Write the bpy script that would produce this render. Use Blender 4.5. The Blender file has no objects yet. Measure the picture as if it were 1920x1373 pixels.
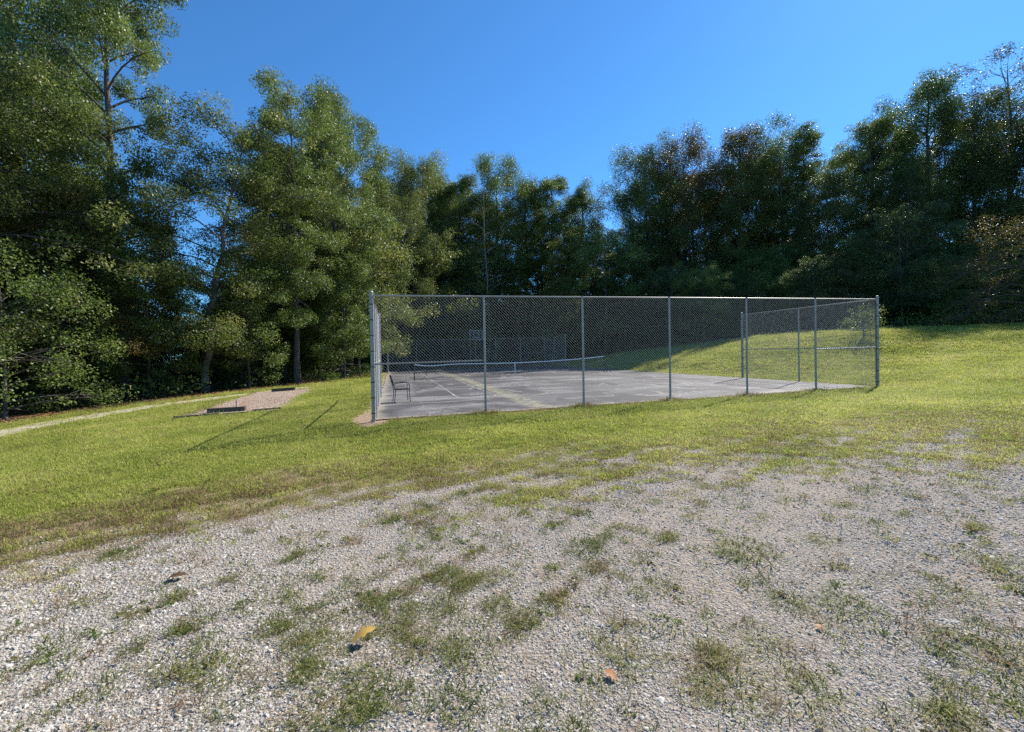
import bpy, math, random
import numpy as np
from mathutils import Vector, Matrix, Euler

R = math.radians
scene = bpy.context.scene
col = scene.collection

# ------------------------------------------------------------------ camera
EYE = 1.6
cam_d = bpy.data.cameras.new('camera')
cam_d.sensor_width = 36.0
cam_d.lens = 15.0
cam_d.clip_start = 0.05
cam_d.clip_end = 2000
cam = bpy.data.objects.new('camera', cam_d)
col.objects.link(cam)
cam.matrix_world = Matrix.Translation((0, 0, EYE)) @ Matrix.Rotation(R(90 - 0.6), 4, 'X') @ Matrix.Rotation(R(-1.03), 4, 'Z')
scene.camera = cam

# ------------------------------------------------------------------ sky, sun, exposure
SUN_AZ, SUN_EL = 45.0, 41.0          # azimuth measured from +Y towards +X
world = bpy.data.worlds.new('World')
scene.world = world
world.use_nodes = True
wn = world.node_tree
wn.nodes.clear()
sky = wn.nodes.new('ShaderNodeTexSky')
sky.sky_type = 'NISHITA'
sky.sun_disc = False
sky.sun_elevation = R(SUN_EL)
sky.sun_rotation = R(SUN_AZ)
sky.altitude = 300
sky.air_density = 1.0
sky.dust_density = 0.1
sky.ozone_density = 3.5
bg = wn.nodes.new('ShaderNodeBackground')
bg.inputs['Strength'].default_value = 0.082
wo = wn.nodes.new('ShaderNodeOutputWorld')
tint = wn.nodes.new('ShaderNodeMix')
tint.data_type = 'RGBA'
tint.blend_type = 'MULTIPLY'
tint.inputs[0].default_value = 1.0
tint.inputs[7].default_value = (0.42, 0.84, 1.13, 1)      # a deep, clear autumn blue
wn.links.new(sky.outputs[0], tint.inputs[6])
wn.links.new(tint.outputs[2], bg.inputs[0])
wn.links.new(bg.outputs[0], wo.inputs[0])

sun_d = bpy.data.lights.new('sun', 'SUN')
sun_d.energy = 4.6
sun_d.angle = R(0.53)
sun_d.color = (1.0, 0.95, 0.87)
sun = bpy.data.objects.new('sun', sun_d)
col.objects.link(sun)
sdir = Vector((math.sin(R(SUN_AZ)) * math.cos(R(SUN_EL)), math.cos(R(SUN_AZ)) * math.cos(R(SUN_EL)), math.sin(R(SUN_EL))))
sun.rotation_euler = sdir.to_track_quat('Z', 'Y').to_euler()
sun.location = (30, 30, 60)

scene.view_settings.view_transform = 'Standard'
scene.view_settings.look = 'None'
scene.view_settings.gamma = 1.0
scene.view_settings.exposure = 1.08
scene.view_settings.use_curve_mapping = False
scene.render.film_transparent = False
try:
    scene.cycles.max_bounces = 6
    scene.cycles.diffuse_bounces = 3
    scene.cycles.glossy_bounces = 2
    scene.cycles.transmission_bounces = 3
    scene.cycles.transparent_max_bounces = 12
    scene.cycles.use_denoising = False
except Exception:
    pass

# ------------------------------------------------------------------ material helpers
class NT:
    def __init__(s, name):
        s.m = bpy.data.materials.new(name)
        s.m.use_nodes = True
        s.t = s.m.node_tree
        s.t.nodes.clear()
        s.out = s.t.nodes.new('ShaderNodeOutputMaterial')
    def n(s, typ, ins=None, **props):
        nd = s.t.nodes.new('ShaderNode' + typ)
        for k, v in props.items():
            setattr(nd, k, v)
        for k, v in (ins or {}).items():
            s.put(nd.inputs[k], v)
        return nd
    def put(s, sock, v):
        if isinstance(v, bpy.types.NodeSocket):
            s.t.links.new(v, sock)
        elif isinstance(v, bpy.types.Node):
            s.t.links.new(v.outputs[0], sock)
        elif isinstance(v, (tuple, list)) and len(v) == 3 and sock.type == 'RGBA':
            sock.default_value = (*v, 1)
        else:
            sock.default_value = v
    def noise(s, scale, detail=4, rough=0.55, vec=None, dist=0.0):
        return s.n('TexNoise', {'Scale': scale, 'Detail': detail, 'Roughness': rough, 'Distortion': dist, **({'Vector': vec} if vec is not None else {})}).outputs[0]
    def math(s, op, a, b=0.0, c=None, clamp=False):
        nd = s.n('Math', {0: a, 1: b}, operation=op, use_clamp=clamp)
        if c is not None:
            s.put(nd.inputs[2], c)
        return nd.outputs[0]
    def mix(s, f, a, b, blend='MIX'):
        nd = s.n('Mix', None, data_type='RGBA', blend_type=blend)
        s.put(nd.inputs[0], f)
        s.put(nd.inputs[6], a)
        s.put(nd.inputs[7], b)
        return nd.outputs[2]
    def ramp(s, f, stops, interp='LINEAR'):
        nd = s.n('ValToRGB', {0: f})
        cr = nd.color_ramp
        cr.interpolation = interp
        while len(cr.elements) < len(stops):
            cr.elements.new(0.5)
        for e, (p, c) in zip(cr.elements, stops):
            e.position = p
            e.color = (*c, 1) if isinstance(c, tuple) else (c, c, c, 1)
        return nd.outputs[0]
    def step(s, f, lo, hi):
        return s.n('MapRange', {0: f, 1: lo, 2: hi, 3: 0.0, 4: 1.0}, interpolation_type='SMOOTHSTEP').outputs[0]
    def attr(s, name):
        return s.n('Attribute', None, attribute_name=name).outputs['Fac']
    def pos(s):
        return s.n('NewGeometry').outputs['Position']
    def obj(s):
        return s.n('TexCoord').outputs['Object']
    def rnd(s):
        return s.n('ObjectInfo').outputs['Random']
    def bump(s, h, dist=0.02, strength=1.0):
        return s.n('Bump', {'Height': h, 'Distance': dist, 'Strength': strength}).outputs[0]
    def pbr(s, color, rough=0.7, metal=0.0, normal=None, spec=0.4, **kw):
        ins = {'Base Color': color, 'Roughness': rough, 'Metallic': metal, 'Specular IOR Level': spec}
        if normal is not None:
            ins['Normal'] = normal
        ins.update(kw)
        nd = s.n('BsdfPrincipled', ins)
        return nd.outputs[0]
    def done(s, shader):
        s.put(s.out.inputs['Surface'], shader)
        return s.m

def mat_simple(name, c, rough=0.6, metal=0.0, var=0.15, scale=8.0, bumpd=0.0, bscale=60.0, spec=0.4):
    t = NT(name)
    v = t.noise(scale, 5, 0.6, t.obj())
    dark = tuple(x * (1 - var) for x in c)
    lite = tuple(min(1, x * (1 + var)) for x in c)
    cc = t.ramp(v, [(0.3, dark), (0.7, lite)])
    nrm = t.bump(t.noise(bscale, 3, 0.6, t.obj()), bumpd) if bumpd else None
    return t.done(t.pbr(cc, rough, metal, nrm, spec))

# ------------------------------------------------------------------ mesh helpers
def mesh_np(name, verts, faces, smooth=False, attrs=None):
    """faces: (n,3) or (n,4) int array"""
    verts = np.asarray(verts, np.float32)
    faces = np.asarray(faces, np.int32)
    k = faces.shape[1]
    me = bpy.data.meshes.new(name)
    me.vertices.add(len(verts))
    me.vertices.foreach_set('co', verts.ravel())
    me.loops.add(faces.size)
    me.loops.foreach_set('vertex_index', faces.ravel())
    me.polygons.add(len(faces))
    me.polygons.foreach_set('loop_start', np.arange(0, faces.size, k, dtype=np.int32))
    me.polygons.foreach_set('use_smooth', np.full(len(faces), smooth, bool))
    for an, av in (attrs or {}).items():
        a = me.attributes.new(an, 'FLOAT', 'POINT')
        a.data.foreach_set('value', np.asarray(av, np.float32))
    me.update(calc_edges=True)
    return me

class MB:
    """collects solids in one mesh"""
    def __init__(s):
        s.v, s.f = [], []
    def add(s, vs, fs):
        o = len(s.v)
        s.v += [tuple(map(float, p)) for p in vs]
        s.f += [tuple(i + o for i in f) for f in fs]
        return s
    def box(s, c, size, rz=0.0, rot=None):
        hx, hy, hz = (d / 2 for d in size)
        m = rot if rot is not None else Matrix.Rotation(rz, 3, 'Z')
        vs = [Vector(c) + m @ Vector((x * hx, y * hy, z * hz)) for x in (-1, 1) for y in (-1, 1) for z in (-1, 1)]
        s.add(vs, [(0, 1, 3, 2), (4, 6, 7, 5), (0, 4, 5, 1), (2, 3, 7, 6), (0, 2, 6, 4), (1, 5, 7, 3)])
        return s
    def tube(s, pts, radii, n=8, cap=True):
        pts = [Vector(p) for p in pts]
        if not hasattr(radii, '__len__'):
            radii = [radii] * len(pts)
        o = len(s.v)
        prev = None
        for i, p in enumerate(pts):
            d = (pts[min(i + 1, len(pts) - 1)] - pts[max(i - 1, 0)])
            if d.length < 1e-9:
                d = Vector((0, 0, 1))
            d.normalize()
            if prev is None:
                a = d.cross(Vector((0, 0, 1)) if abs(d.z) < 0.9 else Vector((1, 0, 0))).normalized()
            else:
                a = (prev - d * prev.dot(d)).normalized()
            prev = a
            b = d.cross(a)
            for k in range(n):
                t = 2 * math.pi * k / n
                s.v.append(tuple(p + (a * math.cos(t) + b * math.sin(t)) * radii[i]))
        for i in range(len(pts) - 1):
            for k in range(n):
                k2 = (k + 1) % n
                s.f.append((o + i * n + k, o + i * n + k2, o + (i + 1) * n + k2, o + (i + 1) * n + k))
        if cap:
            s.f.append(tuple(o + k for k in reversed(range(n))))
            s.f.append(tuple(o + (len(pts) - 1) * n + k for k in range(n)))
        return s
    def ball(s, c, r, sz=1.0, n=8):
        pts, rad = [], []
        for i in range(n + 1):
            a = math.pi * i / n
            pts.append(Vector(c) + Vector((0, 0, -math.cos(a) * r * sz)))
            rad.append(max(1e-4, math.sin(a) * r))
        return s.tube(pts, rad, n)
    def build(s, name, mat, parent=None, smooth=True, loc=None):
        me = bpy.data.meshes.new(name)
        me.from_pydata(s.v, [], s.f)
        me.materials.append(mat)
        if smooth:
            me.polygons.foreach_set('use_smooth', [True] * len(me.polygons))
            try:
                me.set_sharp_from_angle(angle=R(40))
            except Exception:
                pass
        return link(name, me, parent, loc)

def link(name, data, parent=None, loc=None, rz=0.0, sc=None):
    o = bpy.data.objects.new(name, data)
    col.objects.link(o)
    if parent is not None:
        o.parent = parent
    if loc is not None:
        o.location = loc
    if rz:
        o.rotation_euler = (0, 0, rz)
    if sc is not None:
        o.scale = sc if hasattr(sc, '__len__') else (sc, sc, sc)
    return o

def tag(o, label=None, cat=None, group=None, kind=None):
    for k, v in (('label', label), ('category', cat), ('group', group), ('kind', kind)):
        if v:
            o[k] = v
    return o

def thing(name, label, cat, loc=(0, 0, 0), rz=0.0, group=None, sc=None):
    o = link(name, None, None, loc, rz, sc)
    o.empty_display_size = 0.2
    return tag(o, label, cat, group)

# ------------------------------------------------------------------ terrain shape
C0 = np.array([-3.4, 10.4])                     # front left corner of the court fence
ES = np.array([0.9636, 0.2674])                 # along the front fence
ET = np.array([-0.2674, 0.9636])                # away from the camera
FL, FD, FH = 16.77, 34.0, 3.05                  # fence length, depth to back fence, height
def ST(s, t):
    p = C0 + ES * s + ET * t
    return float(p[0]), float(p[1])
def court_z(s, t):
    return 0.215 + 0.0165 * s + 0.0195 * t
CP = [(0, 0, 0), (-3, 3, 0), (3, 3, .02), (-5.3, 4.4, -.04), (-2.6, 6.5, .04), (.4, 7.3, .09), (5.7, 8.5, .28), (10.7, 8.9, .48),
      (-6, 7.6, .0), (-9, 6, -.14), (-13, 10, -.28), (-8.6, 13.2, .06), (-10.8, 20.8, .32), (-15, 14, -.12), (-20, 22, .1), (-14.4, 28, .38),
      (-18, 15, -.2), (-26, 20, -.3), (-30, 8, -.9), (-14, 46, .9), (-28, 36, .4), (6, 4, .12), (12, 4, .35),
      (17.3, 14.4, .92), (24, 18.5, 1.75), (31, 24, 3.1), (15.8, 18.3, .85), (18.6, 21.4, 1.6), (21.5, 25, 3.0), (25, 29, 3.3),
      (14.2, 26, 1.75), (18.5, 33, 3.1), (12, 38, 2.0), (14, 46, 2.8), (22, 46, 3.6), (4, 54, 1.3), (-4, 56, 1.1), (0, 70, 2), (30, 55, 4), (45, 40, 4), (60, 20, 4),
      (30, 5, 1.6), (0, -20, -.2), (-30, -20, -1), (30, -20, .6), (-60, 50, 0), (60, 80, 5), (-20, 80, 2)]
for s_ in (0, 8.4, 16.77):
    for t_ in (0, 8, 16, 25, 34):
        CP.append((*ST(s_, t_), court_z(s_, t_)))
CP = np.array(CP, float)
def _tpsk(r2):
    return np.where(r2 > 1e-9, r2 * np.log(np.maximum(r2, 1e-9)) * 0.5, 0.0)
_n = len(CP)
_d2 = ((CP[:, None, :2] - CP[None, :, :2]) ** 2).sum(-1)
_A = np.zeros((_n + 3, _n + 3))
_A[:_n, :_n] = _tpsk(_d2) + np.eye(_n) * 1.5
_A[:_n, _n] = 1
_A[:_n, _n + 1:] = CP[:, :2]
_A[_n:, :_n] = _A[:_n, _n:].T
_w = np.linalg.solve(_A, np.concatenate([CP[:, 2], [0, 0, 0]]))
def smooth01(x):
    x = np.clip(x, 0, 1)
    return x * x * (3 - 2 * x)
def court_dist(x, y):
    rx, ry = x - C0[0], y - C0[1]
    s = rx * ES[0] + ry * ES[1]
    t = rx * ET[0] + ry * ET[1]
    ds = np.maximum(np.maximum(-0.25 - s, s - (FL + 0.25)), 0)
    dt = np.maximum(np.maximum(-0.0 - t, t - (FD + 0.6)), 0)
    return s, t, np.hypot(ds, dt)
def ground_z(x, y):
    x = np.asarray(x, float)
    y = np.asarray(y, float)
    sh = x.shape
    xf, yf = np.clip(x.ravel(), -60, 62), np.clip(y.ravel(), -30, 85)
    z = np.empty(len(xf))
    for a in range(0, len(xf), 20000):
        b = slice(a, a + 20000)
        d2 = (xf[b, None] - CP[None, :, 0]) ** 2 + (yf[b, None] - CP[None, :, 1]) ** 2
        z[b] = _tpsk(d2) @ _w[:_n] + _w[_n] + _w[_n + 1] * xf[b] + _w[_n + 2] * yf[b]
    z += 0.012 * np.sin(xf * 1.7 + yf * 0.6) * np.sin(yf * 1.3 - xf * 0.5) + 0.02 * np.sin(xf * .43 + 1) * np.sin(yf * .51)
    s, t, d = court_dist(xf, yf)
    k = 1 - smooth01(d / 2.2)
    z = z * (1 - k) + (court_z(np.clip(s, -2, FL + 2), np.clip(t, -2, FD + 2)) - 0.03) * k
    return z.reshape(sh)
def gz(x, y):
    return float(ground_z(np.array([x]), np.array([y]))[0])

def poly_dist(x, y, pts):
    """distance to an open polyline"""
    best = np.full(np.shape(x), 1e9)
    for (x0, y0), (x1, y1) in zip(pts[:-1], pts[1:]):
        dx, dy = x1 - x0, y1 - y0
        u = np.clip(((x - x0) * dx + (y - y0) * dy) / (dx * dx + dy * dy), 0, 1)
        best = np.minimum(best, np.hypot(x - x0 - u * dx, y - y0 - u * dy))
    return best
def inside(x, y, pts):
    r = np.zeros(np.shape(x), bool)
    for (x0, y0), (x1, y1) in zip(pts, pts[1:] + pts[:1]):
        c = ((y0 > y) != (y1 > y)) & (x < (x1 - x0) * (y - y0) / ((y1 - y0) if y1 != y0 else 1e-9) + x0)
        r ^= c
    return r
GB_X = np.array([-30, -15, -9, -5.3, -2.6, .4, 3.0, 5.7, 10.7, 20, 40])
GB_Y = np.array([-14, -3, 1.6, 4.5, 6.3, 7.2, 7.9, 8.6, 9.1, 10, 11])
TREELINE = [(-26, 2), (-19.5, 12), (-17.6, 17.5), (-15.6, 23), (-13.2, 27.5), (-13.4, 36), (-14, 46), (-6, 54), (4, 57), (12, 50), (18.5, 38), (24, 33), (31, 28), (44, 25), (70, 22)]
WOODS = TREELINE + [(140, 22), (140, 240), (-140, 240), (-140, 2)]
PATH = [(-16.5, 6), (-14.9, 11), (-14.9, 14), (-14.4, 17), (-13.0, 20.5), (-11.6, 23.5)]
def wob(x, y, s, seed=0):
    return (np.sin(x * s + 1.3 + seed) * np.sin(y * s * 1.13 + .7 * seed) + .6 * np.sin(x * s * 2.3 - y * s * 1.9 + seed) + .4 * np.sin(x * s * 4.1 + y * s * 3.7 + 2 * seed)) / 2
def gravel_f(x, y):
    return np.interp(x, GB_X, GB_Y) - y + 0.55 * wob(x, y, 0.9) + .25 * wob(x, y, 3.1, 2)
def margin(x, y):
    return 1.1 * smooth01((-x + .4) / 3.5)
def woods_f(x, y):
    d = poly_dist(x, y, TREELINE)
    return np.where(inside(x, y, WOODS), d, -d) + 0.6 * wob(x, y, .7, 5)
def path_f(x, y):
    return 0.8 - poly_dist(x, y, PATH) + .15 * wob(x, y, 1.3, 3)
def clay_f(x, y):
    s, t, d = court_dist(x, y)
    c = np.hypot((s + .05) / .62, (t - .6) / 1.7)
    return np.maximum(1 - c, (0.25 - d) * .8) + .12 * wob(x, y, 2.9, 4)

# ------------------------------------------------------------------ ground
NG = 340
u = np.linspace(-1, 1, NG)
gx = 13 * u + 187 * u ** 5
gy = 9 + 14 * u + 236 * u ** 5
X, Y = np.meshgrid(gx, gy)
Z = ground_z(X, Y)
vid = np.arange(NG * NG).reshape(NG, NG)
F = np.stack([vid[:-1, :-1].ravel(), vid[:-1, 1:].ravel(), vid[1:, 1:].ravel(), vid[1:, :-1].ravel()], 1)
gattr = {'gravel': gravel_f(X, Y).ravel(), 'margin': margin(X, Y).ravel(), 'woods': woods_f(X, Y).ravel(), 'track': path_f(X, Y).ravel(), 'clay': clay_f(X, Y).ravel()}
gme = mesh_np('ground', np.stack([X.ravel(), Y.ravel(), Z.ravel()], 1), F, True, gattr)

t = NT('ground_mat')
P = t.pos()
n1 = t.noise(1.1, 6, 0.62, P)
n2 = t.noise(7, 6, 0.65, P)
n3 = t.noise(42, 5, 0.7, P)
n4 = t.noise(0.35, 4, 0.5, P)
vor = t.n('TexVoronoi', {'Vector': P, 'Scale': 46.0, 'Randomness': 1.0})
# lawn
lawn = t.mix(t.step(n2, .35, .68), (.190, .215, .030), (.290, .300, .060))
lawn = t.mix(t.math('MULTIPLY', t.step(n1, .46, .72), .75), lawn, (.340, .285, .130))
lawn = t.mix(t.math('MULTIPLY', t.step(n3, .45, .75), .4), lawn, (.110, .125, .022))
# gravel bed
stone = t.ramp(vor.outputs['Color'], [(0.0, (0.247, 0.225, 0.191)), (.5, (0.406, 0.375, 0.323)), (1.0, (0.574, 0.536, 0.469))])
gravel = t.mix(t.step(vor.outputs['Distance'], .0, .55), stone, (.27, .225, .18))
gravel = t.mix(t.math('MULTIPLY', t.step(n1, .44, .68), .7), gravel, (.33, .265, .205))
soil = t.mix(n2, (.17, .115, .075), (.32, .235, .155))
litter = t.mix(t.step(n3, .35, .7), (.10, .055, .026), (.30, .165, .075))
sand = t.mix(n3, (.40, .33, .25), (.52, .46, .38))
clay = t.mix(n2, (.34, .21, .14), (.42, .30, .22))
gv = t.math('ADD', t.attr('gravel'), t.math('MULTIPLY', t.math('SUBTRACT', n2, .5), 2.6))
gv2 = t.math('ADD', gv, t.math('MULTIPLY', t.math('SUBTRACT', n3, .5), 1.6))
soilf = t.step(gv2, -.75, .05)
c = t.mix(t.math('MULTIPLY', soilf, t.math('ADD', .35, t.math('MULTIPLY', t.attr('margin'), .4))), lawn, soil)
gf = t.step(t.math('SUBTRACT', gv2, t.attr('margin')), .0, .9)
c = t.mix(gf, c, gravel)
wf = t.math('ADD', t.attr('woods'), t.math('MULTIPLY', t.math('SUBTRACT', n2, .5), 2.2))
c = t.mix(t.step(wf, -2.3, -.7), c, litter)
tf = t.math('ADD', t.attr('track'), t.math('MULTIPLY', t.math('SUBTRACT', n2, .5), 1.2))
c = t.mix(t.math('MULTIPLY', t.step(tf, -.05, .4), .85), c, sand)
cf = t.math('ADD', t.attr('clay'), t.math('MULTIPLY', t.math('SUBTRACT', n2, .5), .5))
c = t.mix(t.math('MULTIPLY', t.step(cf, .05, .3), .9), c, clay)
hh = t.math('ADD', t.math('MULTIPLY', n3, .6), t.math('MULTIPLY', t.math('SUBTRACT', 1.0, vor.outputs['Distance']), .5))
GROUND = t.done(t.pbr(c, .92, 0, t.bump(hh, .035, .9), .2))
gme.materials.append(GROUND)
tag(link('ground', gme), kind='structure')

# ------------------------------------------------------------------ court surface
NSX, NTY = 40, 70
ss, tt = np.meshgrid(np.linspace(-.05, FL + .05, NSX), np.linspace(.12, FD + .3, NTY))
edge = 0.10 * wob(ss * 3, tt * 3, 1.1, 7)
ss = np.where(np.abs(ss - FL / 2) > FL / 2 - .2, ss + edge, ss)
tt2 = np.where(tt < .3, tt + edge + .05, tt)
cx = C0[0] + ES[0] * ss + ET[0] * tt2
cy = C0[1] + ES[1] * ss + ET[1] * tt2
cz = court_z(ss, tt2) + 0.004 * np.sin(ss * .9) * np.sin(tt * .7)
vid = np.arange(NSX * NTY).reshape(NTY, NSX)
F = np.stack([vid[:-1, :-1].ravel(), vid[:-1, 1:].ravel(), vid[1:, 1:].ravel(), vid[1:, :-1].ravel()], 1)
cme = mesh_np('tennis_court', np.stack([cx.ravel(), cy.ravel(), cz.ravel()], 1), F, True, {'cs': ss.ravel(), 'ct': tt.ravel()})
t = NT('asphalt_court')
P = t.pos()
w1 = t.noise(.33, 5, .55, P, 1.2)
w2 = t.noise(1.3, 5, .6, P, .6)
w3 = t.noise(55, 4, .7, P)
ca, cb = t.attr('cs'), t.attr('ct')
band = t.noise(.8, 3, .5, t.n('CombineXYZ', {0: t.math('MULTIPLY', ca, .55), 1: t.math('MULTIPLY', cb, .16), 2: 3.1}).outputs[0], 1.6)
asph = t.mix(w3, (.032, .028, .031), (.068, .061, .064))
silt = t.mix(w3, (0.128, 0.120, 0.120), (0.204, 0.192, 0.186))
c = t.mix(t.math('MULTIPLY', t.step(w1, .47, .62), .62), asph, silt)
c = t.mix(t.math('MULTIPLY', t.step(band, .47, .62), .5), c, silt)
c = t.mix(t.math('MULTIPLY', t.step(w2, .56, .72), .5), c, (.045, .042, .046))
vc = t.n('TexVoronoi', {'Vector': t.n('Mapping', {0: P, 3: (.5, .5, .5)}).outputs[0], 'Scale': 1.0}, feature='DISTANCE_TO_EDGE').outputs[0]
vc = t.math('ADD', vc, t.math('MULTIPLY', t.math('SUBTRACT', t.noise(3, 4, .6, P), .5), .06))
c = t.mix(t.math('MULTIPLY', t.math('SUBTRACT', 1.0, t.step(t.math('ABSOLUTE', vc), .0, .012)), .75), c, (.022, .021, .02))
band2 = t.noise(.9, 4, .55, t.n('CombineXYZ', {0: t.math('MULTIPLY', ca, .13), 1: t.math('MULTIPLY', cb, .62), 2: 8.7}).outputs[0], 1.1)
c = t.mix(t.math('MULTIPLY', t.step(band2, .5, .6), .7), c, (.045, .040, .043))
c = t.mix(t.math('MULTIPLY', t.math('SUBTRACT', 1.0, t.step(band2, .36, .45)), .6), c, (.24, .225, .215))
# silt tide lines
tide = t.math('ABSOLUTE', t.math('SUBTRACT', band, .535))
c = t.mix(t.math('MULTIPLY', t.math('SUBTRACT', 1.0, t.step(tide, .0, .013)), .5), c, (.34, .325, .31))
# long cracked joint filled with dirt and dry moss
jn = t.math('ABSOLUTE', t.math('SUBTRACT', t.math('ADD', ca, t.math('MULTIPLY', t.math('SUBTRACT', w2, .5), .5)), 4.55))
jf = t.math('SUBTRACT', 1.0, t.step(jn, .12, .5))
jf = t.math('MULTIPLY', jf, t.step(t.noise(5, 5, .7, P), .38, .6))
c = t.mix(t.math('MULTIPLY', jf, .8), c, (.27, .25, .16))
# dirt washed along the near edge and the left edge
ed = t.math('MINIMUM', t.math('ADD', ca, .05), t.math('SUBTRACT', cb, .05))
ef = t.math('SUBTRACT', 1.0, t.step(t.math('ADD', ed, t.math('MULTIPLY', t.math('SUBTRACT', w2, .5), .8)), .0, .45))
c = t.mix(t.math('MULTIPLY', ef, .8), c, (.30, .26, .21))
COURT = t.done(t.pbr(c, .78, 0, t.bump(w3, .006, .7), .35))
cme.materials.append(COURT)
court = tag(link('tennis_court', cme), 'cracked grey asphalt tennis court with silt stains inside the chain link fence', 'tennis court', kind='structure')

t = NT('faded_line_paint')
P = t.pos()
wear = t.step(t.noise(4.5, 6, .7, P), .42, .66)
sh = t.pbr((.62, .61, .58), .8)
tr = t.n('BsdfTransparent').outputs[0]
LINEP = t.done(t.n('MixShader', {0: t.math('MULTIPLY', wear, .85), 1: tr, 2: sh}).outputs[0])
NETT, NS0, NS1 = 16.0, 1.72, 14.63
CS = (NS0 + NS1) / 2
def court_line(s0, t0, s1, t1, w=.06):
    d = np.array([s1 - s0, t1 - t0])
    L = np.hypot(*d)
    d /= L
    nrm = np.array([-d[1], d[0]]) * w / 2
    n = max(2, int(L / .8))
    vs, fs = [], []
    for i in range(n + 1):
        p = np.array([s0, t0]) + d * L * i / n
        for q in (p - nrm, p + nrm):
            x, y = ST(*q)
            vs.append((x, y, court_z(*q) + .0085 + 0.004 * math.sin(q[0] * .9) * math.sin(q[1] * .7)))
    for i in range(n):
        fs.append((2 * i, 2 * i + 2, 2 * i + 3, 2 * i + 1))
    me = bpy.data.meshes.new('painted_line')
    me.from_pydata(vs, [], fs)
    me.materials.append(LINEP)
    return link('painted_line', me, court)
B0, B1 = NETT - 11.89, NETT + 11.89
for s_ in (CS - 5.485, CS - 4.115, CS + 4.115, CS + 5.485):
    court_line(s_, B0 + .09, s_, B1 - .09)
for t_ in (B0, B1):
    court_line(CS - 5.51, t_, CS + 5.51, t_, .09)
for t_ in (NETT - 6.4, NETT + 6.4):
    court_line(CS - 4.08, t_, CS - .03, t_)
    court_line(CS + .03, t_, CS + 4.08, t_)
court_line(CS, NETT - 6.4, CS, NETT + 6.4)

# ------------------------------------------------------------------ metals
def galv(name, c, rough, metal):
    t = NT(name)
    n = t.noise(14, 6, .7, t.obj())
    n2 = t.noise(90, 3, .6, t.obj())
    cc = t.mix(t.step(n, .3, .7), tuple(x * .78 for x in c), c)
    return t.done(t.pbr(cc, t.math('ADD', t.math('MULTIPLY', n2, .2), rough - .1), metal, None, .5))
GALV = galv('galvanised_pipe', (.33, .32, .30), .5, .3)
WIRE = galv('galvanised_wire', (.40, .40, .39), .6, .0)
DARKSTEEL = galv('dark_steel', (.07, .07, .072), .55, .5)
IRON = mat_simple('black_iron', (.018, .016, .015), .5, .3, .3)
WHITEP = mat_simple('white_enamel', (.72, .74, .74), .45, 0, .1)
BANDM = mat_simple('net_headband', (.8, .8, .8), .8, 0, .12)
NETM = mat_simple('net_cord', (.02, .022, .022), .8, 0, .2)
WOODT = mat_simple('weathered_timber', (.10, .075, .055), .85, 0, .45, 6, .01, 30)

# ------------------------------------------------------------------ chain link fences
def wire_panel(a, b, za, zb, h, pitch=.075, r1=.0027, r2=.0018):
    """diagonal wires between two post positions; a,b are (x,y), za/zb the ground height there"""
    a, b = np.array(a), np.array(b)
    L = np.hypot(*(b - a))
    d = (b - a) / L
    nrm = np.array([-d[1], d[0]])
    vs, fs = [], []
    def P3(sx, z, off):
        q = a + d * sx + nrm * off
        return Vector((q[0], q[1], za + (zb - za) * sx / L + z))
    hh = h - .05
    z0 = .03
    for sign, r, off in ((-1, r1, .004), (1, r2, -.004)):  # falling wires drawn thicker to imitate their brighter catch of the sun
        k = -hh if sign > 0 else 0.0
        e = L if sign > 0 else L + hh
        while k < e:
            # wire through (k, z0) going up with slope sign (falls to the right when sign is -1 -> "\")
            s0, s1 = (k, k + hh) if sign > 0 else (k, k - hh)
            u0, u1 = 0.0, 1.0
            lo, hi = (0 - s0) / (s1 - s0), (L - s0) / (s1 - s0)
            lo, hi = min(lo, hi), max(lo, hi)
            u0, u1 = max(u0, lo), min(u1, hi)
            if u1 - u0 > .004:
                p = P3(s0 + (s1 - s0) * u0, z0 + hh * u0, off)
                q = P3(s0 + (s1 - s0) * u1, z0 + hh * u1, off)
                dd = (q - p).normalized()
                n3 = Vector((nrm[0], nrm[1], 0))
                b3 = dd.cross(n3)
                o = len(vs)
                for pt in (p, q):
                    for m in range(4):
                        an = math.pi / 2 * m + .785
                        vs.append(pt + n3 * (r * math.cos(an)) + b3 * (r * math.sin(an)))
                for m in range(4):
                    m2 = (m + 1) % 4
                    fs.append((o + m, o + m2, o + 4 + m2, o + 4 + m))
            k += pitch
    return [tuple(v) for v in vs], fs

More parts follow.
